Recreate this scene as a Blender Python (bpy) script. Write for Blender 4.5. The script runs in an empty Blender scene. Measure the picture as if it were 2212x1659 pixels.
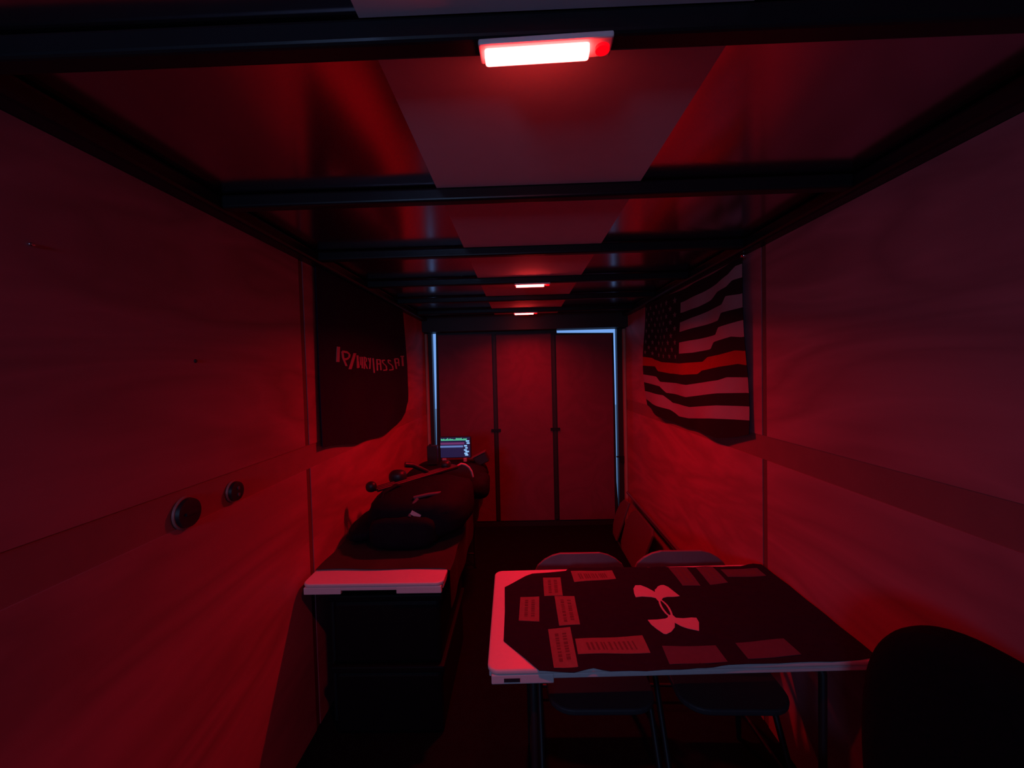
import bpy, bmesh, math, random
from mathutils import Vector, Matrix, noise
random.seed(4)
PI = math.pi
SC = bpy.context.scene
COL = SC.collection

# ---------------------------------------------------------------- camera
cd = bpy.data.cameras.new('camera'); cam = bpy.data.objects.new('camera', cd); COL.objects.link(cam)
cd.sensor_width = 36.0; cd.lens = 887.18 / 2212 * 36.0; cd.clip_start = 0.02; cd.clip_end = 100
yaw, pit, rol = .0212, .0305, -.025
fw = Vector((-math.sin(yaw), math.cos(yaw), 0)); rt = Vector((math.cos(yaw), math.sin(yaw), 0)); up = Vector((0, 0, 1))
f2 = fw * math.cos(pit) - up * math.sin(pit); u2 = up * math.cos(pit) + fw * math.sin(pit)
r3 = rt * math.cos(rol) + u2 * math.sin(rol); u3 = u2 * math.cos(rol) - rt * math.sin(rol)
cam.matrix_world = Matrix(((r3.x, u3.x, -f2.x, -.0505), (r3.y, u3.y, -f2.y, 0), (r3.z, u3.z, -f2.z, 1.6325), (0, 0, 0, 1)))
SC.camera = cam
# ---------------------------------------------------------------- world, exposure
W = bpy.data.worlds.new('evening_sky'); SC.world = W; W.use_nodes = True
bg = W.node_tree.nodes['Background']; bg.inputs[0].default_value = (.19, .40, .90, 1); bg.inputs[1].default_value = 0.95
SC.view_settings.view_transform = 'Standard'; SC.view_settings.look = 'None'
SC.view_settings.gamma = 1; SC.view_settings.use_curve_mapping = False
SC.view_settings.exposure = 0.0
SC.cycles.use_denoising = True
SC.cycles.max_bounces = 8; SC.cycles.sample_clamp_indirect = 6.0
LED = (1.0, .0030, .0170)          # colour of the red light bars
DAY = (.30, .52, 1.0)               # cool light from an unseen source behind the photographer
ld = bpy.data.lights.new('unseen_cool_light', 'AREA'); ld.shape = 'RECTANGLE'; ld.size = .44; ld.size_y = .40
ld.color = DAY; ld.energy = 5.6; ld.spread = math.radians(150)
lo = bpy.data.objects.new('unseen_cool_light', ld); COL.objects.link(lo)  # cool light from behind the camera; the window around it is added
lo.location = (-.76, -1.60, 1.80); lo.rotation_euler = (PI/2 - .10, 0, -.10)
def bar_lamp(name, loc, watts, spread, tilt):
    """the light thrown by one bar: position, power, beam angle, forward tilt"""
    l = bpy.data.lights.new(name, 'AREA'); l.shape = 'RECTANGLE'; l.size = .17; l.size_y = .03
    l.color = LED; l.energy = watts; l.spread = math.radians(spread)
    o = bpy.data.objects.new(name, l); COL.objects.link(o); o.location = loc; o.rotation_euler = tilt
bar_lamp('bar_light_near', (-.008, .690, 2.136), 1.35, 92, (.46, .05, 0))
bar_lamp('bar_light_middle', (.024, 2.522, 2.134), 15.0, 155, (0, 0, 0))
bar_lamp('bar_light_far', (-.001, 3.742, 2.134), 6.0, 150, (0, 0, 0))

# ---------------------------------------------------------------- materials
def new_mat(name):
    m = bpy.data.materials.new(name); m.use_nodes = True
    return m, m.node_tree.nodes, m.node_tree.links, m.node_tree.nodes['Principled BSDF']
def plain(name, col, rough=.6, metal=0.0, var=.12, scale=14, bump=.0, spec=.5):
    m, n, l, b = new_mat(name)
    b.inputs['Roughness'].default_value = rough; b.inputs['Metallic'].default_value = metal
    b.inputs['Specular IOR Level'].default_value = spec
    tc = n.new('ShaderNodeTexCoord'); nz = n.new('ShaderNodeTexNoise'); nz.inputs['Scale'].default_value = scale; nz.inputs['Detail'].default_value = 4
    l.new(tc.outputs['Object'], nz.inputs['Vector'])
    mx = n.new('ShaderNodeMix'); mx.data_type = 'RGBA'
    mx.inputs[6].default_value = (*[c * (1 - var) for c in col], 1); mx.inputs[7].default_value = (*[min(1, c * (1 + var)) for c in col], 1)
    l.new(nz.outputs['Fac'], mx.inputs[0]); l.new(mx.outputs[2], b.inputs['Base Color'])
    if bump:
        bp = n.new('ShaderNodeBump'); bp.inputs['Strength'].default_value = bump; bp.inputs['Distance'].default_value = .01
        l.new(nz.outputs['Fac'], bp.inputs['Height']); l.new(bp.outputs['Normal'], b.inputs['Normal'])
    return m
def plywood(name, col, contrast=.45):
    m, n, l, b = new_mat(name)
    b.inputs['Roughness'].default_value = .55; b.inputs['Specular IOR Level'].default_value = .35
    tc = n.new('ShaderNodeTexCoord')
    mp = n.new('ShaderNodeMapping'); mp.inputs['Scale'].default_value = (1.3, .42, 1.5)
    l.new(tc.outputs['Object'], mp.inputs['Vector'])
    nz = n.new('ShaderNodeTexNoise'); nz.inputs['Scale'].default_value = 1.7; nz.inputs['Detail'].default_value = 3; nz.inputs['Distortion'].default_value = 1.1
    l.new(mp.outputs[0], nz.inputs['Vector'])
    ml = n.new('ShaderNodeMath'); ml.operation = 'MULTIPLY'; ml.inputs[1].default_value = 9.0; l.new(nz.outputs['Fac'], ml.inputs[0])
    fr = n.new('ShaderNodeMath'); fr.operation = 'PINGPONG'; fr.inputs[1].default_value = 1.0; l.new(ml.outputs[0], fr.inputs[0])
    n2 = n.new('ShaderNodeTexNoise'); n2.inputs['Scale'].default_value = 22; n2.inputs['Detail'].default_value = 5
    mp2 = n.new('ShaderNodeMapping'); mp2.inputs['Scale'].default_value = (1, .08, 1.2); l.new(tc.outputs['Object'], mp2.inputs['Vector']); l.new(mp2.outputs[0], n2.inputs['Vector'])
    ad = n.new('ShaderNodeMath'); ad.operation = 'ADD'; l.new(fr.outputs[0], ad.inputs[0])
    m3 = n.new('ShaderNodeMath'); m3.operation = 'MULTIPLY'; m3.inputs[1].default_value = .6; l.new(n2.outputs['Fac'], m3.inputs[0]); l.new(m3.outputs[0], ad.inputs[1])
    hf = n.new('ShaderNodeMath'); hf.operation = 'MULTIPLY'; hf.inputs[1].default_value = .5; l.new(ad.outputs[0], hf.inputs[0])
    mx = n.new('ShaderNodeMix'); mx.data_type = 'RGBA'
    mx.inputs[6].default_value = (*[c * (1 - contrast) for c in col], 1); mx.inputs[7].default_value = (*col, 1)
    l.new(hf.outputs[0], mx.inputs[0]); l.new(mx.outputs[2], b.inputs['Base Color'])
    bp = n.new('ShaderNodeBump'); bp.inputs['Strength'].default_value = .08; bp.inputs['Distance'].default_value = .004
    l.new(n2.outputs['Fac'], bp.inputs['Height']); l.new(bp.outputs['Normal'], b.inputs['Normal'])
    return m
def glow(name, col, strength):
    m, n, l, b = new_mat(name)
    b.inputs['Base Color'].default_value = (.02, .02, .02, 1)
    b.inputs['Emission Color'].default_value = (*col, 1); b.inputs['Emission Strength'].default_value = strength
    return m
M = {}
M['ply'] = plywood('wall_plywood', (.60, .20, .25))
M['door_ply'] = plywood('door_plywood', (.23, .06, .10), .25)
M['seam'] = plain('seam_strip', (.38, .14, .14), .5)
M['band'] = plain('recessed_band', (.30, .10, .11), .55)
M['joint'] = plain('dark_joint', (.16, .05, .06), .7)
M['band_l'] = plain('left_band', (.37, .12, .14), .55)
M['tote'] = plain('tote_plastic', (.005, .005, .008), .6, spec=.15)
M['black_steel'] = plain('black_steel', (.012, .011, .014), .36, .0, .2, 9, .05, .3)
M['roof_skin'] = plain('roof_skin', (.66, .50, .60), .17, 1.0, .15, 2.0, .02)
M['white_strip'] = plain('ceiling_strip', (.84, .78, .84), .7, var=.05)
M['floor'] = plain('black_floor', (.006, .006, .009), .85, var=.4, scale=30, bump=.2, spec=.08)
M['frame'] = plain('door_frame', (.02, .018, .018), .5)
M['post'] = plain('jamb_strip', (.50, .38, .27), .5)
M['table'] = plain('white_plastic', (.78, .76, .78), .38, var=.04, scale=60, bump=.06)
M['slot'] = plain('dark_slot', (.02, .02, .03), .6)
M['grey_steel'] = plain('grey_steel', (.018, .018, .022), .5, .1)
M['black_cloth'] = plain('black_cloth', (.014, .008, .030), .9, var=.3, scale=40, bump=.25, spec=.15)
M['brown_cloth'] = plain('dark_brown_cloth', (.045, .03, .03), .9, var=.4, scale=8, bump=.3, spec=.2)
M['banner'] = plain('banner_cloth', (.016, .010, .045), .85, var=.3, scale=5, bump=.1, spec=.2)
M['print'] = plain('faded_print', (.40, .38, .38), .8)
M['emblem'] = plain('pale_emblem', (.62, .55, .60), .7, var=.05)
M['patch'] = plain('tan_patch', (.24, .16, .14), .85, var=.2, scale=50, bump=.1)
M['patch2'] = plain('dull_patch', (.095, .075, .10), .85, var=.2, scale=40, bump=.1)
M['ink'] = plain('patch_ink', (.13, .08, .07), .9)
M['fl_black'] = plain('flag_black', (.016, .012, .016), .85, spec=.2)
M['fl_grey'] = plain('flag_grey', (.34, .33, .36), .8, var=.06)
M['fl_red'] = plain('flag_red', (.34, .01, .01), .8)
M['fl_star'] = plain('flag_star', (.17, .17, .18), .8)
M['housing'] = plain('white_housing', (.7, .7, .72), .4)
M['led'] = glow('lit_diffuser', (1, .036, .033), 35)
M['led_btn'] = glow('lit_button', (1, .0, .004), 1.6)
M['bag'] = plain('black_nylon', (.006, .006, .014), .8, var=.4, scale=25, bump=.3, spec=.15)
M['strap'] = plain('grey_webbing', (.12, .09, .11), .8)
M['plastic'] = plain('black_plastic', (.016, .014, .018), .45)
M['paleplas'] = plain('pale_plastic', (.45, .42, .42), .5)
M['chair_grey'] = plain('grey_plastic', (.20, .18, .21), .5)
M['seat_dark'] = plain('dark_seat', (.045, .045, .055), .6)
M['chair_tan'] = plain('tan_plastic', (.13, .08, .09), .5)
M['fabric'] = plain('black_fabric', (.006, .005, .007), .95, var=.3, scale=60, bump=.2, spec=.1)
M['pin'] = plain('bright_pin', (.8, .8, .8), .15, 1.0)
M['s_dark'] = glow('screen_dark', (.008, .010, .05), .9)
M['s_green'] = glow('screen_green', (.10, .62, .36), .75)
M['s_purple'] = glow('screen_purple', (.14, .03, .13), .9)
M['s_blue'] = glow('screen_blue', (.12, .2, .5), .9)
M['s_bright'] = glow('screen_bright', (.30, .58, 1.0), 1.0)
M['ground'] = plain('concrete', (.5, .48, .44), .9)
M['outer'] = plain('outer_skin', (.05, .05, .05), .6)

# ---------------------------------------------------------------- mesh helpers
class MB:
    def __init__(s): s.bm = bmesh.new(); s.mi = 0
    def _tag(s, faces):
        for f in faces: f.material_index = s.mi
    def box(s, x0, x1, y0, y1, z0, z1, mat=None):
        vs = [s.bm.verts.new(Vector(p)) for p in ((x0,y0,z0),(x1,y0,z0),(x1,y1,z0),(x0,y1,z0),(x0,y0,z1),(x1,y0,z1),(x1,y1,z1),(x0,y1,z1))]
        if mat is not None:
            for v in vs: v.co = mat @ v.co
        s._tag([s.bm.faces.new([vs[i] for i in q]) for q in ((3,2,1,0),(4,5,6,7),(0,1,5,4),(1,2,6,5),(2,3,7,6),(3,0,4,7))])
        return s
    def prism(s, pts, z0, z1, mat=None, zf=None):
        """polygon in xy extruded z0..z1 (mat maps to its place)"""
        lo = []; hi = []
        for p in pts:
            a = Vector((p[0], p[1], z0)); b = Vector((p[0], p[1], z1))
            if zf: a.z += zf(*p); b.z += zf(*p)
            if mat is not None: a = mat @ a; b = mat @ b
            lo.append(s.bm.verts.new(a)); hi.append(s.bm.verts.new(b))
        n = len(pts); fs = []
        fs.append(s.bm.faces.new(hi)); fs.append(s.bm.faces.new(lo[::-1]))
        for i in range(n):
            j = (i + 1) % n; fs.append(s.bm.faces.new((lo[i], lo[j], hi[j], hi[i])))
        s._tag(fs); return s
    def tube(s, pts, r, seg=10, closed=False):
        pts = [Vector(p) for p in pts]; rings = []; n = len(pts); prev = None
        for i, p in enumerate(pts):
            a = pts[(i - 1) % n] if (i > 0 or closed) else p; b = pts[(i + 1) % n] if (i < n - 1 or closed) else p
            d = (b - a).normalized()
            x = d.orthogonal().normalized() if prev is None else (prev - d * prev.dot(d)).normalized()
            prev = x; y = d.cross(x)
            rr = r[i] if isinstance(r, (list, tuple)) else r
            rings.append([s.bm.verts.new(p + x * rr * math.cos(2*PI*k/seg) + y * rr * math.sin(2*PI*k/seg)) for k in range(seg)])
        fs = []
        for i in range(n if closed else n - 1):
            A, B = rings[i], rings[(i + 1) % n]
            for k in range(seg): fs.append(s.bm.faces.new((A[k], A[(k+1)%seg], B[(k+1)%seg], B[k])))
        if not closed: fs.append(s.bm.faces.new(rings[0][::-1])); fs.append(s.bm.faces.new(rings[-1]))
        s._tag(fs); return s
    def cyl(s, a, b, r, seg=20): return s.tube([a, b], r, seg)
    def grid(s, fn, nu, nv, matfn=None, thick=None):
        """surface fn(i/nu, j/nv) -> Vector ; optional thickness vector gives it a back"""
        g = [[s.bm.verts.new(fn(i/nu, j/nv)) for j in range(nv+1)] for i in range(nu+1)]
        for i in range(nu):
            for j in range(nv):
                f = s.bm.faces.new((g[i][j], g[i+1][j], g[i+1][j+1], g[i][j+1]))
                f.material_index = matfn(i, j) if matfn else s.mi
        if thick is not None:
            h = [[s.bm.verts.new(g[i][j].co + thick) for j in range(nv+1)] for i in range(nu+1)]
            for i in range(nu):
                for j in range(nv):
                    f = s.bm.faces.new((h[i][j+1], h[i+1][j+1], h[i+1][j], h[i][j])); f.material_index = matfn(i, j) if matfn else s.mi
            for i in range(nu):
                for j in (0, nv):
                    q = (g[i][j], g[i+1][j], h[i+1][j], h[i][j]); s.bm.faces.new(q if j else q[::-1])
            for j in range(nv):
                for i in (0, nu):
                    q = (g[i][j], g[i][j+1], h[i][j+1], h[i][j]); s.bm.faces.new(q if not i else q[::-1])
        return s
    def lump(s, c, rx, ry, rz, e=.75, amp=.06, sc=3.0, seed=0, n=26, m=16):
        """superellipsoid with soft folds"""
        c = Vector(c); sg = lambda v, p: math.copysign(abs(v) ** p, v)
        rows = []
        for j in range(m + 1):
            t = -PI/2 + PI * j / m; row = []
            for i in range(n):
                a = 2 * PI * i / n
                d = Vector((sg(math.cos(t), e) * sg(math.cos(a), e) * rx, sg(math.cos(t), e) * sg(math.sin(a), e) * ry, sg(math.sin(t), e) * rz))
                k = 1 + amp * noise.noise(d * sc * 3 + Vector((seed, seed*2, 0))) + amp * .5 * noise.noise(d * sc * 9 + Vector((seed, 0, 5)))
                row.append(s.bm.verts.new(c + d * k))
                if j in (0, m): break
            rows.append(row)
        fs = []
        for j in range(m):
            A, B = rows[j], rows[j+1]
            for i in range(n):
                i2 = (i + 1) % n
                if len(A) == 1: fs.append(s.bm.faces.new((A[0], B[i2], B[i])))
                elif len(B) == 1: fs.append(s.bm.faces.new((A[i], A[i2], B[0])))
                else: fs.append(s.bm.faces.new((A[i], A[i2], B[i2], B[i])))
        s._tag(fs); return s
def sp(o, label=None, cat=None, group=None, kind=None):
    if label: o['label'] = label
    if cat: o['category'] = cat
    if group: o['group'] = group
    if kind: o['kind'] = kind
    return o
def obj(name, mb, mats, parent=None, smooth=False, bevel=0, origin=None, label=None, segs=2, sub=0):
    bm = mb.bm
    org = Vector(origin) if origin is not None else (parent_world(parent) if parent else None)
    if org is None:
        xs = [v.co for v in bm.verts]
        org = Vector(((min(v.x for v in xs)+max(v.x for v in xs))/2, (min(v.y for v in xs)+max(v.y for v in xs))/2, min(v.z for v in xs)))
    if not mb.__dict__.get('local'):
        bmesh.ops.translate(bm, verts=bm.verts, vec=-org)
    bmesh.ops.recalc_face_normals(bm, faces=bm.faces)
    if smooth:
        for f in bm.faces: f.smooth = True
        for e in bm.edges:
            if len(e.link_faces) == 2 and e.calc_face_angle(0) > .9: e.smooth = False
    me = bpy.data.meshes.new(name); bm.to_mesh(me); bm.free()
    for m in (mats if isinstance(mats, (list, tuple)) else [mats]): me.materials.append(M[m])
    o = bpy.data.objects.new(name, me); COL.objects.link(o)
    if parent: o.parent = parent
    elif not mb.__dict__.get('local'): o.location = org
    if bevel:
        bv = o.modifiers.new('bevel', 'BEVEL'); bv.width = bevel; bv.segments = segs; bv.limit_method = 'ANGLE'; bv.angle_limit = .6
    if sub:
        sb = o.modifiers.new('sub', 'SUBSURF'); sb.levels = sub; sb.render_levels = sub
    if label: o['label'] = label
    return o
def parent_world(p):
    return p.get('_w') and Vector(p['_w']) or Vector((0, 0, 0))
def thing(name, loc, label, cat, group=None, rz=0):
    o = bpy.data.objects.new(name, None); COL.objects.link(o); o.location = loc; o.rotation_euler = (0, 0, rz)
    o.empty_display_size = .05
    return sp(o, label, cat, group)
def wpart(name, mb, mats, root, **k):
    """a part modelled in world coordinates under an unrotated root"""
    return obj(name, mb, mats, parent=None, origin=root.location, **k) if False else _wp(name, mb, mats, root, k)
def _wp(name, mb, mats, root, k):
    w = root.matrix_basis.translation.copy(); p = root.parent
    while p: w += p.matrix_basis.translation; p = p.parent
    o = obj(name, mb, mats, origin=w, **k)
    o.parent = root; o.location = (0, 0, 0)
    return o
def lpart(name, mb, mats, root, **k):
    mb.local = True
    o = obj(name, mb, mats, **k); o.parent = root; o.location = (0, 0, 0)
    return o
def struct(name, mb, mats, **k):
    o = obj(name, mb, mats, **k); o['kind'] = 'structure'; return o
def dup(root, loc, rz=None, label=None, group=None):
    r = root.copy(); COL.objects.link(r); r.location = loc
    if rz is not None: r.rotation_euler[2] = rz
    if label: r['label'] = label
    if group: r['group'] = group
    for ch in list(root.children):
        c = ch.copy(); COL.objects.link(c); c.parent = r
        for g in list(ch.children):
            d = g.copy(); COL.objects.link(d); d.parent = c
    return r
def lerp(pts, t):
    if t <= pts[0][0]: return pts[0][1]
    for (a, b), (c, d) in zip(pts, pts[1:]):
        if t <= c: return b + (d - b) * (t - a) / (c - a)
    return pts[-1][1]
def rrect(w, h, r, n=6, cx=0, cy=0):
    out = []
    for sx, sy, a0 in ((1, 1, 0), (-1, 1, PI/2), (-1, -1, PI), (1, -1, 1.5*PI)):
        for k in range(n + 1):
            a = a0 + PI/2 * k / n
            out.append((cx + sx * (w/2 - r) + r * math.cos(a), cy + sy * (h/2 - r) + r * math.sin(a)))
    return out

# ---------------------------------------------------------------- the trailer shell
HW = 1.03; D = 4.285; YB = -1.7; ROOF = 2.2105
SY = 1.845      # upright joint between the plywood sheets
struct('floor', MB().box(-1.2, 1.2, YB - .1, D + .08, -.05, 0), 'floor')
struct('ceiling', MB().box(-1.2, 1.2, YB - .1, D + .2, ROOF, ROOF + .03), 'roof_skin')
def side_wall(s, name, cuts):
    mb = MB()
    a, b = (s * HW, s * (HW + .05)); x0, x1 = min(a, b), max(a, b)
    for y0, y1, z0, z1 in cuts: mb.box(x0, x1, y0, y1, z0, z1)
    return struct(name, mb, 'ply')
G = .018
# sheets stop either side of the upright joint and of the recessed band
R_CUTS = [(SY + G, D, 0, 1.21), (YB, SY - G, 0, 1.21), (SY + G, D, 1.318, 2.156), (YB, SY - G, 1.318, 2.156)]
L_CUTS = [(SY + G, D, 0, 1.21), (YB, SY - G, 0, 1.21), (SY + G, D, 1.318, 2.156), (YB, SY - G, 1.318, 2.156)]
side_wall(1, 'wall_right', R_CUTS); side_wall(-1, 'wall_left', L_CUTS)
struct('wall_back', MB().box(-1.2, 1.2, YB - .1, YB, 0, 2.3), 'ply')
# strips behind the joints
k = 1
def trim(mb, mat, **kw):
    global k
    o = struct('trim_%d' % k, mb, mat, **kw); k += 1; return o
for s, y0 in ((1, YB), (-1, YB)):
    a, b = s * (HW + .003), s * (HW + .03)
    trim(MB().box(min(a, b), max(a, b), y0, D, 1.21, 1.318), 'band' if s > 0 else 'band_l')
    trim(MB().box(min(a, b), max(a, b), SY - G, SY + G, 0, 1.209), 'joint')
    trim(MB().box(min(a, b), max(a, b), SY - G, SY + G, 1.319, 2.156), 'joint')
    # pale upright joint flange beside the seam
    a, b = s * (HW - .002), s * (HW)
    # roof rail along the top of the wall
    trim(MB().box(min(s*(HW-.055), s*1.18), max(s*(HW-.055), s*1.18), YB, D, 2.157, ROOF - .002), 'black_steel', bevel=.012)
# roof bows
BEAM0 = .7134
for q in range(-3, 6):
    y1 = BEAM0 + .61 * q
    if y1 - .04 < YB: continue
    trim(MB().box(-HW + .056, HW - .056, y1 - .042, y1, 2.1656, ROOF - .003), 'black_steel', bevel=.008, segs=3)
# pale centre strip between the bows
mb = MB()
for q in range(-3, 7):
    a = BEAM0 + .61 * (q - 1) + .002; b = BEAM0 + .61 * q - .044
    if q == 6: b = D - .17
    if q == -3: a = YB + .01
    mb.box(-.295, .33, a, b, 2.2035, 2.2095)
trim(mb, 'white_strip')
# rear frame: header, jambs, sill
trim(MB().box(-HW, HW, D - .16, D + .06, 2.05, ROOF - .003), 'frame')
trim(MB().box(-HW, -.966, D - .02, D + .06, 0.0, 2.049), 'frame')
trim(MB().box(.951, HW, D - .02, D + .06, 0.0, 2.049), 'frame')
trim(MB().box(-.966, .951, D + .0, D + .06, 0.0, .045), 'frame')
for s in (-1, 1):
    a, b = s * (HW - .028), s * (HW - .002)
    trim(MB().box(min(a, b), max(a, b), D - .07, D - .022, .0, 2.04), 'post', bevel=.004)
    # outside shell of the trailer
    a, b = s * (HW + .052), s * (HW + .07)
# rear door: three plywood panels in a dark leaf, thin gaps of daylight round it
dr = thing('door_1', (0, D, 0), None, None); dr['kind'] = 'structure'
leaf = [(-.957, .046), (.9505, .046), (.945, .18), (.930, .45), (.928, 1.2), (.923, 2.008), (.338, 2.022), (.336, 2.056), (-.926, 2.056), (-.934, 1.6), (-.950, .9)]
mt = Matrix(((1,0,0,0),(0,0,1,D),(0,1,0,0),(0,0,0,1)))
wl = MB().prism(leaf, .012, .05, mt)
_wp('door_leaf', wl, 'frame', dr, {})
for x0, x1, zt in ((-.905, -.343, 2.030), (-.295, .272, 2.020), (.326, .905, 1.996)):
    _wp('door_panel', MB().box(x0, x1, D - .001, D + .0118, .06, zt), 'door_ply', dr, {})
for x in (-.319, .299):
    _wp('bracket', MB().box(x - .014, x + .014, D - .006, D + .011, .07, 2.03), 'frame', dr, {})
    _wp('hinge', MB().box(x - .05, x + .05, D - .012, D - .0065, 1.005, 1.035), 'black_steel', dr, {})
_wp('latch', MB().box(.925, .965, D - .035, D - .021, .715, .728).box(.965, 1.0, D - .045, D - .021, .66, .728), 'black_steel', dr, {})
# concrete outside
struct('ground', MB().box(-8, 8, D + .3, 24, -.5, -.45), 'ground')

# added window, out of view, to house the cool light from behind
d2 = thing('added_window_1', (-.76, YB + .01, 1.6), None, None); d2['kind'] = 'structure'
_wp('added_window_frame', MB().box(-1.02, -.99, YB + .002, YB + .03, 1.56, 2.04).box(-.53, -.50, YB + .002, YB + .03, 1.56, 2.04).box(-.989, -.531, YB + .002, YB + .03, 1.56, 1.60).box(-.989, -.531, YB + .002, YB + .03, 2.00, 2.04), 'frame', d2, {})
_wp('added_glow_pane', MB().box(-.988, -.532, YB + .003, YB + .012, 1.601, 1.999), 's_bright', d2, {})  # glowing pane of the added window

# ---------------------------------------------------------------- ceiling lights
def make_light(loc, label, rz=-.03):
    t = thing('ceiling_light', loc, label, 'light', 'red light bars on the ceiling', rz)
    lpart('housing', MB().box(-.108, .108, -.022, .022, .0045, .0145), 'housing', t, bevel=.003)
    df = MB().prism(rrect(.170, .027, .005, 3, -.014, 0), -.0055, .0052)
    lpart('diffuser', df, 'led', t, label='glowing white hot red diffuser')
    b = MB().cyl((.0925, 0, -.001), (.0925, 0, .005), .0115, 20)
    lpart('button', b, 'led_btn', t, smooth=True, label='small round red lit button')
    return t
L0 = make_light((.003, .690, 2.1508), 'largest red light bar, on the roof bow nearest the camera')
dup(L0, (.035, 2.522, 2.1508), -.01, 'middle red light bar, smaller, on a roof bow above the flags')
dup(L0, (.010, 3.742, 2.1508), -.01, 'farthest red light bar, just in front of the rear door')

# ---------------------------------------------------------------- banner on the left wall
BB = [(1.941,1.291),(2.059,1.281),(2.259,1.255),(2.454,1.228),(2.731,1.226),(3.059,1.22),(3.300,1.240),(3.400,1.268),(3.455,1.32),(3.485,1.40)]
BE = [(1.22,3.30),(1.25,3.365),(1.324,3.465),(1.45,3.503),(1.709,3.499),(1.9,3.464),(2.16,3.41)]
def ban(u, v, off=0):
    y = 1.955 + (3.50 - 1.955) * u
    zb = lerp(BB, y); z = 2.16 + (zb - 2.16) * v
    ye = lerp(BE, z)
    y = 1.955 + (ye - 1.955) * u - .012 * v * (1 - u)
    x = -HW + .016 + .006 * math.sin(u * 9 + v * 2) * (.3 + v) + .005 * math.sin(u * 17 - v * 3) * v
    return Vector((x + off, y, z))
bt = thing('banner', (-HW + .016, 2.7, 1.22), 'large black cloth banner with red-lit lettering, hanging on the left wall', 'banner')
_wp('cloth', MB().grid(lambda u, v: ban(u, v), 60, 36, thick=Vector((-.003, 0, 0))), 'banner', bt, dict(smooth=True))
LET = [([2.154,1.786,2.147,1.751,2.139,1.705],.036,.0159),([2.198,1.763,2.206,1.729,2.247,1.685],.026,.0114),
([2.198,1.763,2.263,1.762,2.3,1.752,2.288,1.732,2.25,1.723,2.218,1.722],.026,.0114),([2.385,1.762,2.297,1.668],.044,.0176),
([2.426,1.751,2.425,1.675],.032,.0126),([2.429,1.717,2.441,1.679],.032,.0126),([2.469,1.744,2.476,1.693],.017,.0064),
([2.503,1.745,2.502,1.675],.026,.0098),([2.538,1.746,2.536,1.671],.019,.007),([2.537,1.744,2.572,1.739,2.571,1.719,2.54,1.709],.019,.007),
([2.546,1.711,2.584,1.672],.019,.0071),([2.603,1.742,2.628,1.713],.017,.0063),([2.638,1.743,2.624,1.672],.02,.0073),
([2.682,1.742,2.696,1.646],.022,.0079),([2.749,1.737,2.751,1.661],.022,.0076),([2.808,1.736,2.815,1.663],.023,.0078),
([2.745,1.735,2.808,1.735],.021,.0071),([2.749,1.706,2.812,1.707],.021,.0071),
([2.904,1.735,2.851,1.733,2.857,1.715,2.923,1.696,2.935,1.666,2.859,1.663],.025,.0081),
([3.04,1.732,2.975,1.739,2.981,1.718,3.07,1.698,3.084,1.669,2.991,1.665],.027,.0084),
([3.128,1.751,3.164,1.675],.032,.0098),([3.128,1.751,3.219,1.754,3.225,1.726,3.232,1.698],.028,.0087),
([3.151,1.72,3.225,1.726],.025,.0076),([3.279,1.775,3.379,1.779],.033,.0097),([3.328,1.774,3.339,1.699],.048,.0138)]
def ban_x(y, z):
    u = (y - 1.955) / (lerp(BE, z) - 1.955); v = (2.16 - z) / (2.16 - lerp(BB, y))
    return ban(u, v).x
mb = MB()
for pts, wy, wz in LET:
    P = [(pts[i], pts[i+1]) for i in range(0, len(pts), 2)]
    for (y0, z0), (y1, z1) in zip(P, P[1:]):
        horiz = abs(z1 - z0) < .3 * abs(y1 - y0)
        hy, hz = (0, wz / 2) if horiz else (wy / 2, 0)
        q = [(y0 - hy, z0 - hz), (y0 + hy, z0 + hz), (y1 + hy, z1 + hz), (y1 - hy, z1 - hz)]
        vs = [mb.bm.verts.new((ban_x(*p) + .0022, p[0], p[1])) for p in q]
        vb = [mb.bm.verts.new((v.co.x - .0018, v.co.y, v.co.z)) for v in vs]
        mb.bm.faces.new(vs); mb.bm.faces.new(vb[::-1])
        for i in range(4): mb.bm.faces.new((vs[i], vb[i], vb[(i+1)%4], vs[(i+1)%4]))
_wp('lettering', mb, 'print', bt, {})

# ---------------------------------------------------------------- flag on the right wall
TOP = [(1.957,2.143),(2.111,2.133),(2.395,2.133),(2.684,2.133),(3.09,2.14),(3.43,2.164)]
S1 = [(1.965,2.11),(2.009,2.111),(2.071,2.086),(2.199,2.068),(2.397,2.057),(2.707,2.054)]
S2 = [(1.952,2.046),(2.033,2.049),(2.088,2.028),(2.2,2.024),(2.295,1.997),(2.454,1.985),(2.689,1.986)]
S3 = [(1.974,1.971),(2.097,1.984),(2.14,1.949),(2.296,1.946),(2.455,1.936),(2.732,1.924)]
S4 = [(1.975,1.906),(2.158,1.909),(2.203,1.875),(2.515,1.868),(2.792,1.861)]
S5 = [(1.998,1.846),(2.213,1.839),(2.251,1.804),(2.458,1.796),(2.779,1.793)]
S6 = [(1.977,1.768),(2.076,1.779),(2.28,1.766),(2.321,1.729),(2.519,1.719),(2.732,1.721)]
S7 = [(1.963,1.702),(2.054,1.709),(2.207,1.694),(2.353,1.686),(2.406,1.661),(2.713,1.657),(3.109,1.674),(3.261,1.697),(3.301,1.712),(3.451,1.727)]
S8 = [(1.957,1.635),(2.039,1.642),(2.208,1.63),(2.407,1.61),(2.452,1.59),(2.648,1.584),(2.94,1.59),(3.187,1.608),(3.243,1.644),(3.454,1.654)]
S9 = [(1.955,1.577),(2.14,1.575),(2.21,1.559),(2.59,1.521),(3.12,1.527),(3.20,1.565),(3.46,1.58)]
S10 = [(1.959,1.504),(2.211,1.489),(2.613,1.443),(3.012,1.449),(3.116,1.494),(3.484,1.516)]
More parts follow.
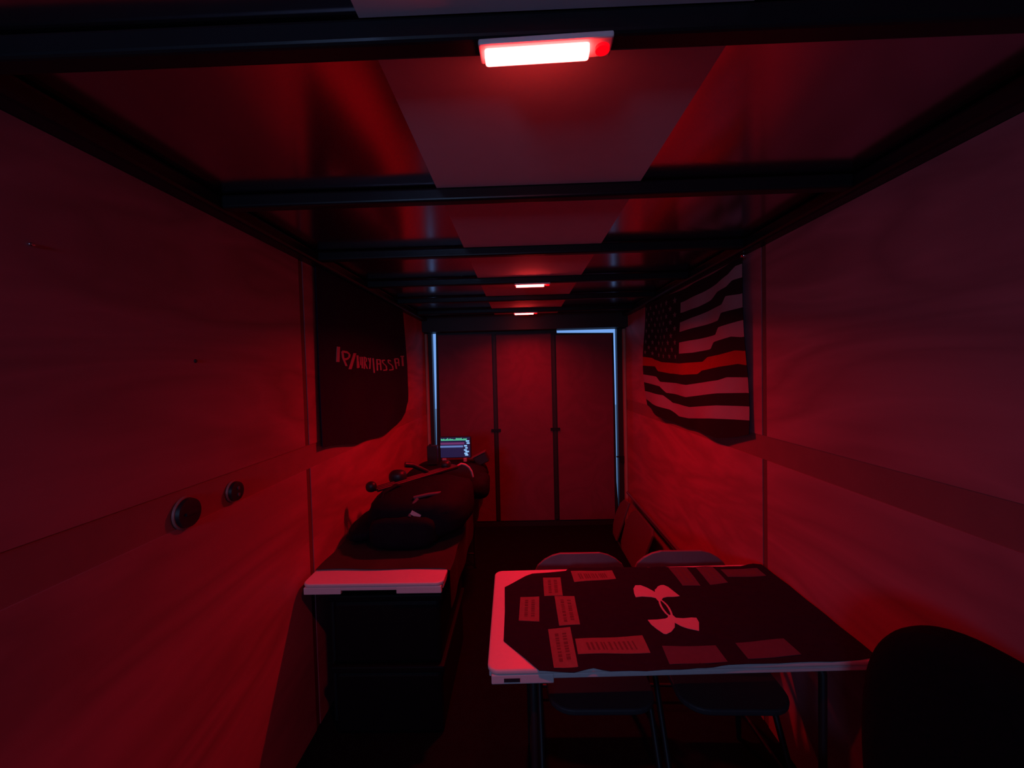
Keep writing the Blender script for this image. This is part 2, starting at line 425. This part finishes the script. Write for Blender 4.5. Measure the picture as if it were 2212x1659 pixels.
S11 = [(1.938,1.441),(2.212,1.424),(2.576,1.383),(2.915,1.383),(3.047,1.429),(3.442,1.44)]
S12 = [(1.925,1.377),(2.26,1.349),(2.617,1.308),(2.795,1.301),(2.95,1.332),(3.317,1.352),(3.491,1.374)]
S13 = [(1.919,1.314),(2.045,1.28),(2.188,1.252),(2.416,1.255),(2.658,1.241),(2.857,1.248),(3.126,1.265),(3.493,1.324)]
for i, s in enumerate((S1, S2, S3, S4, S5, S6), 1):
    s.append((3.10, 2.14 + (1.674 - 2.14) * i / 7)); s.append((3.48, 2.164 + (1.727 - 2.164) * i / 7))
ST = [TOP, S1, S2, S3, S4, S5, S6, S7, S8, S9, S10, S11, S12, S13]
def flag(u, v, off=0):
    """u 0 near .. 1 far, v 0 top .. 1 bottom"""
    y = 1.962 - .03 * v + (3.49 - 1.962 + .02 * v) * u
    t = v * 13; i = min(12, int(t)); fr = t - i
    z = lerp(ST[i], y) * (1 - fr) + lerp(ST[i+1], y) * fr
    x = HW - .030 - .018 * math.sin(u * 11 + v * 5.5) * (.35 + .65 * v) - .006 * math.sin(u * 23 - v * 4)
    return Vector((x - off, y, z))
NU, NV = 96, 13 * 4
CU = .505
def fmat(i, j):
    r = j // 4
    if (i + .5) / NU > CU and r < 7: return 0
    return 2 if r == 7 else (0 if r % 2 == 0 else 1)
ft = thing('flag', (HW - .014, 2.72, 1.24), 'black and grey striped flag with one red stripe, pinned to the right wall', 'flag')
_wp('cloth', MB().grid(flag, NU, NV, fmat, thick=Vector((.0025, 0, 0))), ['fl_black', 'fl_grey', 'fl_red'], ft, dict(smooth=False))
mb = MB()
for r in range(9):
    n = 6 if r % 2 == 0 else 5
    for c in range(n):
        uc = CU + (1 - CU) * ((c * 2 + (1 if n == 6 else 2)) / 12.0); vc = (7/13) * (r + 1) / 10
        ring = []
        for q in range(10):
            a = q * PI / 5; rr = 1 if q % 2 == 0 else .42
            ring.append(mb.bm.verts.new(flag(min(.998, uc + .0185 * rr * math.sin(a)), vc - .026 * rr * math.cos(a), .004)))
        cv = mb.bm.verts.new(flag(uc, vc, .004))
        for q in range(10): mb.bm.faces.new((cv, ring[q], ring[(q+1) % 10]))
_wp('stars', mb, 'fl_star', ft, {})
sp(obj('pin', MB().lump((HW - .02, 1.968, 2.148), .013, .013, .013, 1, 0), 'pin', smooth=True), 'small bright pin at the near top corner of the striped flag', 'pin')

# ---------------------------------------------------------------- wall fittings on the left wall
def port(y, z, r, label, inner):
    t = thing('wall_socket', (-HW, y, z), label, 'socket')
    mb = MB().tube([(-HW + .0005, y, z), (-HW + .006, y, z)], [r * 1.12, r * 1.06], 28)
    _wp('rim', mb, 'seam', t, dict(smooth=True))
    mb = MB().tube([(-HW + .0062, y, z), (-HW + .016, y, z), (-HW + .018, y, z)], [r, r * .94, r * .7], 28)
    _wp('cap', mb, 'plastic', t, dict(smooth=True))
    if inner:
        for dz in (-.011, .011):
            _wp('contact', MB().tube([(-HW + .0185, y, z + dz), (-HW + .021, y, z + dz)], .0055, 12), 'strap', t, {})
    else:
        _wp('ridge', MB().box(-HW + .0185, -HW + .024, y - .022, y + .022, z - .004, z + .004), 'plastic', t, {})
port(1.157, 1.248, .043, 'larger round black socket cap on the left wall, nearer the camera', False)
port(1.356, 1.252, .033, 'smaller round black socket with two pale dots, on the left wall', True)
sp(obj('screw', MB().tube([(-HW + .001, 1.221, 1.688), (-HW + .004, 1.221, 1.688)], [.006, .004], 12), 'plastic'), 'tiny dark screw head alone in the middle of the left wall', 'screw')
sp(obj('screw', MB().lump((-HW + .003, .815, 1.912), .004, .006, .004, 1, 0), 'pin', smooth=True), 'tiny shiny screw head high on the left wall near the frame edge', 'screw')

# ---------------------------------------------------------------- tables
def folding_table(name, loc, rz, L, Wd, label, legs):
    """local: x 0..L, y 0..Wd, top at z .74"""
    t = thing(name, loc, label, 'table', 'white folding tables', rz)
    top = MB().prism(rrect(L, Wd, .035, 6, L/2, Wd/2), .724, .74)
    lpart('tabletop', top, 'table', t, bevel=.006, segs=3)
    r = .012
    sk = MB().box(.03, L - .03, .004, .022, .708, .7239).box(.03, L - .03, Wd - .022, Wd - .004, .700, .7239)
    sk.box(.004, .022, .03, Wd - .03, .700, .7239).box(L - .022, L - .004, .03, Wd - .03, .700, .7239)
    return t, sk
RT, sk = folding_table('folding_table', (-.172, 1.199, 0), .022, 1.19, .618, 'white folding table with the black cloth and pale emblem, in front of the chairs', None)
sk.box(.012, .20, .002, .02, .695, .7239)
lpart('skirt', sk, 'table', RT, bevel=.003)
lpart('handle_slot', MB().box(.05, .098, -.001, .0025, .7035, .7135), 'slot', RT, label='dark slot in the front edge')
for x in (.14, 1.05):
    mb = MB().tube([(x, .06, .01), (x, .06, .66), (x, .09, .699)], .012, 10)
    lpart('leg', mb, 'grey_steel', RT, smooth=True)
    mb = MB().tube([(x, .55, .01), (x, .55, .66), (x, .52, .699)], .012, 10)
    lpart('leg', mb, 'grey_steel', RT, smooth=True)
    lpart('crossbar', MB().tube([(x, .07, .15), (x, .54, .15)], .009, 8), 'grey_steel', RT, smooth=True)

LT, sk = folding_table('folding_table', (-1.015, 1.718, 0), 0, .612, 1.83, 'long white folding table against the left wall, loaded with black bags', None)
sk.box(.008, .17, .002, .022, .693, .7239).box(.41, .604, .002, .022, .693, .7239)
lpart('skirt', sk, 'table', LT, bevel=.003)
for y in (.16, 1.66):
    for x in (.06, .55):
        lpart('leg', MB().tube([(x, y, .01), (x, y, .699)], .012, 10), 'grey_steel', LT, smooth=True)
    lpart('crossbar', MB().tube([(.07, y, .12), (.54, y, .12)], .009, 8), 'grey_steel', LT, smooth=True)

# dark cloth over the left table
def lcloth(u, v):
    # u along the table, v across from the wall to a short hang on the aisle side
    y = 1.838 + 1.70 * u + .004 * math.sin(v * 14)
    s = v * .80
    if s < .612: x = -1.012 + s; z = .7425
    else: x = -.393 + .004 * math.sin(u * 30); z = .7425 - (s - .612)
    return Vector((x, y, z + (.002 * math.sin(u * 40 + v * 9) + .002 if s < .6 else 0)))
cl = obj('table_cloth', MB().grid(lcloth, 60, 40, thick=Vector((.0, 0, .002))), 'brown_cloth', smooth=True)
sp(cl, 'dark cloth covering the left table under the bags', 'cloth')

# black boxes under the left table
def tote(z, label):
    t = thing('storage_box', (-.68, 2.15, z), label, 'box', 'black boxes under the left table')
    _wp('body', MB().box(-.925, -.435, 1.80, 2.45, z + .002, z + .292), 'tote', t, dict(bevel=.02))
    _wp('lid', MB().box(-.937, -.423, 1.788, 2.462, z + .2925, z + .325), 'tote', t, dict(bevel=.008))
    return t
tote(0.0, 'black storage box standing on the floor under the left table')
tote(.326, 'black storage box stacked on another one under the left table')

# ---------------------------------------------------------------- black cloth, emblem and patches on the right table
def hc(x, y):
    return .7420 + .0012 * math.sin(x * 31 + y * 12) + .0010 * math.sin(y * 37 - x * 9) + .0010 + (.0012 * math.sin(x*60) if y < 1.21 or y > 1.80 else 0)
outline = [(-.137,1.668),(-.130,1.50),(-.128,1.332),(-.07,1.262),(-.016,1.194),(.03,1.188),(.086,1.189),(.120,1.197),(.146,1.203),(.17,1.196),(.195,1.190),(.30,1.192),(.421,1.193),(.47,1.199),(.525,1.207),(.58,1.210),(.636,1.213),(.75,1.218),(.86,1.221),(.948,1.228),(1.008,1.240),(1.012,1.45),(1.010,1.65),(1.005,1.832),(.97,1.836),(.93,1.828),(.908,1.821),(.825,1.819),(.70,1.821),(.581,1.822),(.45,1.824),(.30,1.825),(.20,1.828),(.159,1.827),(.144,1.820),(.129,1.798),(.06,1.790),(-.02,1.777),(-.05,1.756),(-.08,1.727)]
mb = MB()
bm = mb.bm
vs = [bm.verts.new((x, y, 0)) for x, y in outline]
bm.faces.new(vs)
for ax, rng in ((0, [(-.1 + .05*i) for i in range(23)]), (1, [1.2 + .05*i for i in range(13)])):
    for c in rng:
        co = (c, 0, 0) if ax == 0 else (0, c, 0); no = (1, 0, 0) if ax == 0 else (0, 1, 0)
        bmesh.ops.bisect_plane(bm, geom=bm.verts[:] + bm.edges[:] + bm.faces[:], plane_co=co, plane_no=no)
for v in bm.verts: v.co.z = hc(v.co.x, v.co.y)
ret = bmesh.ops.extrude_face_region(bm, geom=bm.faces[:])
for g in ret['geom']:
    if isinstance(g, bmesh.types.BMVert): g.co.z -= .0014
TC = thing('table_cloth', (.43, 1.5, .741), 'black cloth with a pale crossed emblem, spread over the right table', 'cloth')
_wp('fabric', mb, 'black_cloth', TC, {})
U = [(.398,1.663),(.419,1.663),(.44,1.644),(.462,1.613),(.466,1.630),(.476,1.64),(.486,1.655),(.502,1.666),(.515,1.667),(.528,1.652),(.548,1.585),(.524,1.58),(.498,1.579),(.479,1.571),(.466,1.553),(.453,1.547),(.450,1.57),(.437,1.578),(.402,1.585),(.377,1.582),(.378,1.608),(.384,1.640)]
Lw = [(.378,1.435),(.412,1.437),(.442,1.441),(.452,1.446),(.458,1.458),(.473,1.463),(.480,1.443),(.504,1.439),(.535,1.444),(.552,1.443),(.549,1.415),(.528,1.365),(.514,1.372),(.496,1.381),(.480,1.395),(.466,1.417),(.462,1.405),(.456,1.390),(.436,1.367),(.415,1.354),(.407,1.356),(.392,1.385),(.382,1.409)]
mb = MB()
for poly in (U, Lw): mb.prism(poly, .0006, .0016, zf=hc)
def stroke(mb, pts, w):
    for (a, b), (c, d) in zip(pts, pts[1:]):
        q = [(a - w, b), (a + w, b), (c + w, d), (c - w, d)]; mb.prism(q[::-1], .0006, .0016, zf=hc)
stroke(mb, [(.459,1.553),(.454,1.535),(.4515,1.515),(.4515,1.495),(.455,1.47),(.462,1.452)], .0034)
stroke(mb, [(.464,1.558),(.470,1.540),(.4745,1.52),(.4755,1.50),(.4745,1.478),(.470,1.452)], .0034)
_wp('emblem', mb, 'emblem', TC, dict(label='pale crossed arc emblem'))
PATCH = [
 ([(.025,1.737),(.1,1.742),(.095,1.597),(.022,1.593)], 'patch', 1, 'small upright patch on the black cloth, upper left, touching the wider one below it'),
 ([(-.072,1.592),(.002,1.591),(-.005,1.434),(-.078,1.438)], 'patch', 1, 'squarish patch on the black cloth, farthest left'),
 ([(.062,1.592),(.14,1.593),(.136,1.41),(.063,1.405)], 'patch', 1, 'reddish patch in the middle of the left column of the black cloth'),
 ([(.023,1.388),(.1,1.396),(.101,1.209),(.028,1.201)], 'patch', 1, 'long upright patch at the near left of the black cloth, with two dark lines'),
 ([(.109,1.336),(.333,1.347),(.334,1.264),(.108,1.261)], 'patch', 0, 'longest patch, lying along the near edge of the black cloth, with slanted lettering'),
 ([(.15,1.792),(.332,1.794),(.334,1.725),(.154,1.702)], 'patch', 0, 'wide patch at the far edge of the black cloth, left of the emblem'),
 ([(.586,1.815),(.667,1.815),(.66,1.658),(.589,1.66)], 'patch2', 1, 'slanting patch at the far edge, directly right of the emblem'),
 ([(.707,1.815),(.78,1.815),(.781,1.681),(.703,1.666)], 'patch2', 1, 'slanting patch at the far edge, between two other patches near the wall'),
 ([(.802,1.787),(.963,1.794),(.966,1.731),(.803,1.722)], 'patch2', 0, 'dim wide patch in the far right corner of the black cloth'),
 ([(.38,1.294),(.55,1.295),(.551,1.221),(.375,1.213)], 'patch2', -1, 'dull plain patch at the near edge, below the emblem'),
 ([(.619,1.308),(.783,1.326),(.787,1.247),(.618,1.231)], 'patch2', -1, 'darkest plain patch at the near edge, farthest to the right'),
]
for q, m, txt, lab in PATCH:
    c = (sum(p[0] for p in q) / 4, sum(p[1] for p in q) / 4)
    t = thing('patch', (c[0], c[1], .7435), lab, 'patch', 'patches laid out on the black cloth')
    def at(u, v): 
        a, b, cc, d = q
        return ((a[0]*(1-u)+b[0]*u)*(1-v) + (d[0]*(1-u)+cc[0]*u)*v, (a[1]*(1-u)+b[1]*u)*(1-v) + (d[1]*(1-u)+cc[1]*u)*v)
    def surf(u, v, o=.0012):
        x, y = at(u, v); return Vector((x, y, hc(x, y) + o))
    _wp('fabric', MB().grid(surf, 8, 8, thick=Vector((0, 0, -.0010))), m, t, {})
    if txt >= 0:
        mb = MB()
        rows = ((.34, .16), (.68, .18)) if (txt == 1) else ((.55, .5),)
        for rc, rw in rows:
            s = .14
            while s < .84:
                w = random.uniform(.035, .08) if txt else random.uniform(.018, .035)
                if txt: a = [(rc - rw/2, s), (rc + rw/2, s), (rc + rw/2, s + w), (rc - rw/2, s + w)]
                else: a = [(s, rc - rw/2), (s + w, rc - rw/2), (s + w + .02, rc + rw/2), (s + .02, rc + rw/2)]
                vv = [mb.bm.verts.new(surf(*p, .0017)) for p in a]; mb.bm.faces.new(vv)
                s += w + random.uniform(.015, .05)
        _wp('lettering', mb, 'ink', t, dict(label='illegible dark lettering'))

# ---------------------------------------------------------------- folding chairs
def folding_chair(loc, rz, label, mat='chair_grey'):
    """sitter looks towards local -y; backrest at y 0"""
    t = thing('folding_chair', loc, label, 'chair', 'folding chairs behind the right table', rz)
    # backrest panel, rounded shoulders
    pr = [(-.205, .50), (.205, .50), (.222, .55), (.226, .61), (.220, .655), (.204, .688), (.172, .717), (.135, .738), (.095, .750), (0, .752), (-.095, .750), (-.135, .738), (-.172, .717), (-.204, .688), (-.220, .655), (-.226, .61), (-.222, .55)]
    m2 = Matrix(((1,0,0,0),(0,0,1,0),(0,1,0,0),(0,0,0,1)))
    b = MB()
    n = len(pr)
    def bend(x, z): return -.03 * (1 - (x / .225) ** 2) + (z - .5) * .14
    fr = [b.bm.verts.new((x, bend(-x, z) * -1 * -1, z)) for x, z in pr]; bk = [b.bm.verts.new((x, bend(x, z) + .016, z)) for x, z in pr]
    cf = [b.bm.verts.new((0, bend(0, z), z)) for z in (.62,)]; cb = [b.bm.verts.new((0, bend(0, .62) + .016, .62))]
    for i in range(n):
        j = (i + 1) % n
        b.bm.faces.new((fr[i], fr[j], cf[0])); b.bm.faces.new((bk[j], bk[i], cb[0])); b.bm.faces.new((fr[i], bk[i], bk[j], fr[j]))
    lpart('backrest', b, mat, t, bevel=.004)
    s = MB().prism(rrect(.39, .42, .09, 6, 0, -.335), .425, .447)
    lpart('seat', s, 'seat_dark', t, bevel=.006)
    for sx in (-1, 1):
        x = sx * .218
        lpart('leg', MB().tube([(x, -.53, .012), (x, -.27, .40), (x, -.03, .62 ), (x * .99, .012, .66)], .0115, 10), 'grey_steel', t, smooth=True)
        x = sx * .204
        lpart('leg', MB().tube([(x, .10, .012), (x, -.12, .26), (x, -.30, .415)], .0115, 10), 'grey_steel', t, smooth=True)
    lpart('crossbar', MB().tube([(-.216, -.481, .085), (.216, -.481, .085)], .008, 8), 'grey_steel', t, smooth=True)
    lpart('crossbar', MB().tube([(-.202, .06, .062), (.202, .06, .062)], .008, 8), 'grey_steel', t, smooth=True)
    return t
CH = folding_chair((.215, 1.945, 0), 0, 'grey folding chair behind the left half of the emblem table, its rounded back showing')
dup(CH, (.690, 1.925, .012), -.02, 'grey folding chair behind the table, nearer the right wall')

# folded tan chair on its side, leaning on the right wall
fc = thing('folded_chair', (.86, 3.25, 0), 'folded tan chair lying on its side against the right wall, near the rear door', 'chair')
lean = Matrix.Translation((.80, 0, .013)) @ Matrix.Rotation(-.37, 4, 'Y')     # local x up the slope after turn
Rm = Matrix(((0,0,-1,0),(0,1,0,0),(1,0,0,0),(0,0,0,1)))
Mx = Matrix.Translation((.815, 0, .014)) @ Matrix.Rotation(.34, 4, 'Y') @ Rm   # x' -> z (height), y' -> y, z' -> -x
mb = MB().prism([(.02,3.16),(.02,3.60),(.06,3.68),(.20,3.72),(.34,3.68),(.40,3.58),(.40,3.14),(.36,3.10),(.06,3.12)], .0, .02, Mx)
_wp('seat', mb, 'chair_tan', fc, dict(bevel=.005))
mb = MB().prism([(.01,3.80),(.03,3.96),(.09,4.03),(.20,4.06),(.31,4.03),(.37,3.96),(.39,3.80)], .0, .02, Mx)
_wp('backrest', mb, 'chair_tan', fc, dict(bevel=.005))
for xx in (-.001, .432):
    _wp('leg', MB().tube([Mx @ Vector((xx, y, -.012)) for y in (2.66, 3.40, 4.02)], .0115, 10), 'grey_steel' if xx < .1 else 'chair_tan', fc, dict(smooth=True))
_wp('leg', MB().tube([Mx @ Vector((.405, y, -.036)) for y in (2.62, 3.50)], .0115, 10), 'chair_tan', fc, dict(smooth=True))

# ---------------------------------------------------------------- upholstered chair in the near right corner
oc = thing('office_chair', (.745, .765, .048), 'black upholstered chair with rounded back in the near right corner', 'chair', rz=math.atan2(-.43, .17))
# local x runs along the backrest, local -y is towards the sitter
def pad(rx, ry, rz, c, e=.45, amp=.0):
    return MB().lump(c, rx, ry, rz, e, amp, 3, 1, 40, 24)
ocr = Matrix.Identity(4)
def backpad(u, v):
    return None
mb = MB()
out = [(-.255, .50), (-.265, .70), (-.255, .83), (-.235, .90), (-.195, .96), (-.13, 1.003), (-.05, 1.018), (.06, 1.000), (.15, .972), (.215, .932), (.25, .875), (.262, .80), (.265, .68), (.255, .50), (.21, .46), (-.21, .46)]
out = [(x * .84 if x < 0 else x, z) for x, z in out]
b0 = [mb.bm.verts.new((x, .10, z)) for x, z in out]; b1 = [mb.bm.verts.new((x, .175, z)) for x, z in out]
i0 = [mb.bm.verts.new((x * .8, .08, .74 + (z - .74) * .8)) for x, z in out]; i1 = [mb.bm.verts.new((x * .8, .19, .74 + (z - .74) * .8)) for x, z in out]
n = len(out)
for i in range(n):
    j = (i + 1) % n
    mb.bm.faces.new((b0[i], b0[j], b1[j], b1[i])); mb.bm.faces.new((i0[i], i0[j], b0[j], b0[i])); mb.bm.faces.new((b1[i], b1[j], i1[j], i1[i]))
mb.bm.faces.new(i0[::-1]); mb.bm.faces.new(i1)
lpart('backrest', mb, 'fabric', oc, smooth=True, sub=2)
lpart('seat', pad(.25, .24, .05, (0, -.10, .46)), 'fabric', oc, smooth=True)
lpart('back_support', MB().tube([(0, .0, .40), (0, .19, .42), (0, .205, .60)], .02, 8), 'plastic', oc, smooth=True)
lpart('column', MB().cyl((0, -.06, .08), (0, -.06, .405), .025, 16), 'plastic', oc, smooth=True)
for q in range(5):
    a = q * 2 * PI / 5 + .3
    ex, ey = .24 * math.cos(a), -.06 + .24 * math.sin(a)
    lpart('leg', MB().tube([(.02*math.cos(a), -.06 + .02*math.sin(a), .10), (ex, ey, .065)], [.02, .014], 8), 'plastic', oc, smooth=True)
    lpart('caster', MB().cyl((ex - .012*math.sin(a), ey + .012*math.cos(a), .026), (ex + .012*math.sin(a), ey - .012*math.cos(a), .026), .026, 14), 'plastic', oc, smooth=True)

# ---------------------------------------------------------------- bags and gear on the left table
b1 = thing('duffel_bag', (-.64, 2.33, .746), 'bulky black duffel bag at the near end of the pile on the left table', 'bag')
_wp('body', MB().lump((-.625, 2.36, .880), .275, .33, .122, .62, .08, 3.2, 3), 'bag', b1, dict(smooth=True))
_wp('pocket', MB().lump((-.66, 2.05, .835), .17, .06, .085, .6, .08, 4, 8), 'bag', b1, dict(smooth=True))
_wp('side_pocket', MB().lump((-.905, 2.26, .795), .085, .20, .048, .7, .14, 5, 21), 'bag', b1, dict(smooth=True))
_wp('carry_handle', MB().tube([(-.80, 2.12, .955), (-.80, 2.16, 1.0), (-.76, 2.26, 1.012), (-.72, 2.34, .985)], .011, 8), 'bag', b1, dict(smooth=True))
_wp('strap', MB().tube([(-.60, 2.10, .985), (-.615, 2.075, .965), (-.625, 2.03, .915)], .010, 8).tube([(-.62, 2.10, .99), (-.55, 2.12, 1.0), (-.49, 2.2, .985)], .009, 8), 'strap', b1, dict(smooth=True, label='grey webbing strap'))
mt = Matrix.Translation((-.595, 2.035, .925)) @ Matrix.Rotation(.5, 4, 'Y') @ Matrix.Rotation(-.25, 4, 'X')
_wp('tag', MB().box(-.026, .026, -.002, .002, -.010, .010, mt), 'emblem', b1, dict(label='small pale tag'))
b2 = thing('backpack', (-.62, 3.02, .746), 'black backpack behind the duffel bag on the left table, under the small screen', 'bag')
_wp('body', MB().lump((-.615, 3.04, .853), .29, .30, .098, .6, .09, 3.2, 11), 'bag', b2, dict(smooth=True))
_wp('pocket', MB().lump((-.36, 2.86, .84), .075, .16, .075, .7, .08, 4, 14), 'bag', b2, dict(smooth=True))
# folded tripod lying across the bags
tp = thing('tripod', (-.67, 2.47, .97), 'folded black tripod lying across the top of the black bags', 'tripod')
A = Vector((-.885, 2.27, .990)); B = Vector((-.50, 2.68, 1.018)); dirv = (B - A).normalized(); side = dirv.cross(Vector((0, 0, 1))).normalized()
for k2, off in enumerate((-.022, .006, .034)):
    _wp('leg', MB().tube([A + side * off, A.lerp(B, .5) + side * off * .9 , B + side * off * .8], [.009, .011, .013], 10), 'plastic', tp, dict(smooth=True))
_wp('foot', MB().lump(A + Vector((-.015, -.01, .018)), .030, .026, .030, .9, .02), 'plastic', tp, dict(smooth=True))
_wp('head', MB().lump(A.lerp(B, .30) + Vector((-.03, .03, .022)), .052, .045, .042, .8, .03), 'plastic', tp, dict(smooth=True))
_wp('handle', MB().tube([A.lerp(B, .62) + Vector((.0, .02, .01)), A.lerp(B, .42) + Vector((0, .05, .070)), A.lerp(B, .36) + Vector((-.02, .05, .082))], [.012, .016, .017], 10), 'plastic', tp, dict(smooth=True))
_wp('knob', MB().lump(A.lerp(B, .86) + Vector((0, .03, .02)), .035, .035, .03, .8, .02), 'plastic', tp, dict(smooth=True))
# radio
rd = thing('equipment_case', (-.717, 3.02, .955), 'small upright black box left of the glowing screen on the bags', 'box')
_wp('body', MB().box(-.755, -.680, 3.00, 3.05, .955, 1.098), 'plastic', rd, dict(bevel=.006))
_wp('knob', MB().cyl((-.735, 3.025, 1.099), (-.735, 3.025, 1.108), .008, 12), 'plastic', rd, dict(smooth=True))
# small monitor with lit screen
mo = thing('monitor', (-.56, 3.12, .955), 'small glowing screen on top of the bags on the left table', 'screen')
y0 = 3.10
_wp('case', MB().box(-.680, -.438, y0 + .0005, y0 + .025, .985, 1.150), 'plastic', mo, dict(bevel=.005))
scr = _wp('screen', MB().box(-.672, -.448, y0 - .0015, y0 + .0002, .990, 1.143), 's_dark', mo, {})
mb = MB()
x = -.668
while x < -.475:
    h = random.uniform(.006, .017); mb.box(x, x + .008, y0 - .003, y0 - .0016, 1.121, 1.121 + h); x += .0095
mb.box(-.668, -.475, y0 - .0029, y0 - .0016, 1.1185, 1.123)
_wp('green_trace', mb, 's_green', scr, {})
_wp('purple_trace', MB().box(-.672, -.490, y0 - .003, y0 - .0016, 1.088, 1.104), 's_purple', scr, {})
_wp('blue_trace', MB().box(-.674, -.500, y0 - .003, y0 - .0016, 1.066, 1.080), 's_blue', scr, {})
mb = MB()
for i, (xx, zz, w) in enumerate(((-.478, 1.108, .026), (-.472, 1.092, .022), (-.492, 1.072, .022), (-.484, 1.056, .018), (-.494, 1.040, .022), (-.484, 1.028, .028), (-.492, 1.014, .024), (-.486, 1.002, .024))):
    mb.box(xx, xx + w, y0 - .003, y0 - .0016, zz, zz + .010)
_wp('icon_column', mb, 's_bright', scr, {})
_wp('foot', MB().box(-.66, -.63, y0 - .01, y0 + .03, .955, .9845), 'paleplas', mo, dict(bevel=.003))
_wp('foot', MB().box(-.50, -.475, y0 - .01, y0 + .03, .955, .9845), 'paleplas', mo, dict(bevel=.003))
# lamp head and cable
lb = thing('equipment_box', (-.36, 3.12, .935), 'small dark box tilted upward right of the glowing screen', 'box')
mt = Matrix.Translation((-.365, 3.14, .965)) @ Matrix.Rotation(-.45, 4, 'Y')
_wp('body', MB().box(-.052, .052, -.04, .04, -.035, .04, mt), 'plastic', lb, dict(bevel=.006))
_wp('visor', MB().box(-.075, .055, -.045, .04, .0405, .047, mt), 'chair_tan', lb, dict(bevel=.002))
sp(obj('cable', MB().tube([(-.492, 2.715, 1.008), (-.462, 2.73, 1.022), (-.436, 2.735, 1.014), (-.413, 2.74, .995), (-.396, 2.745, .965), (-.389, 2.75, .926)], .0075, 8), 'paleplas', smooth=True), 'thick pale cable curving down over the right side of the bags', 'cable')
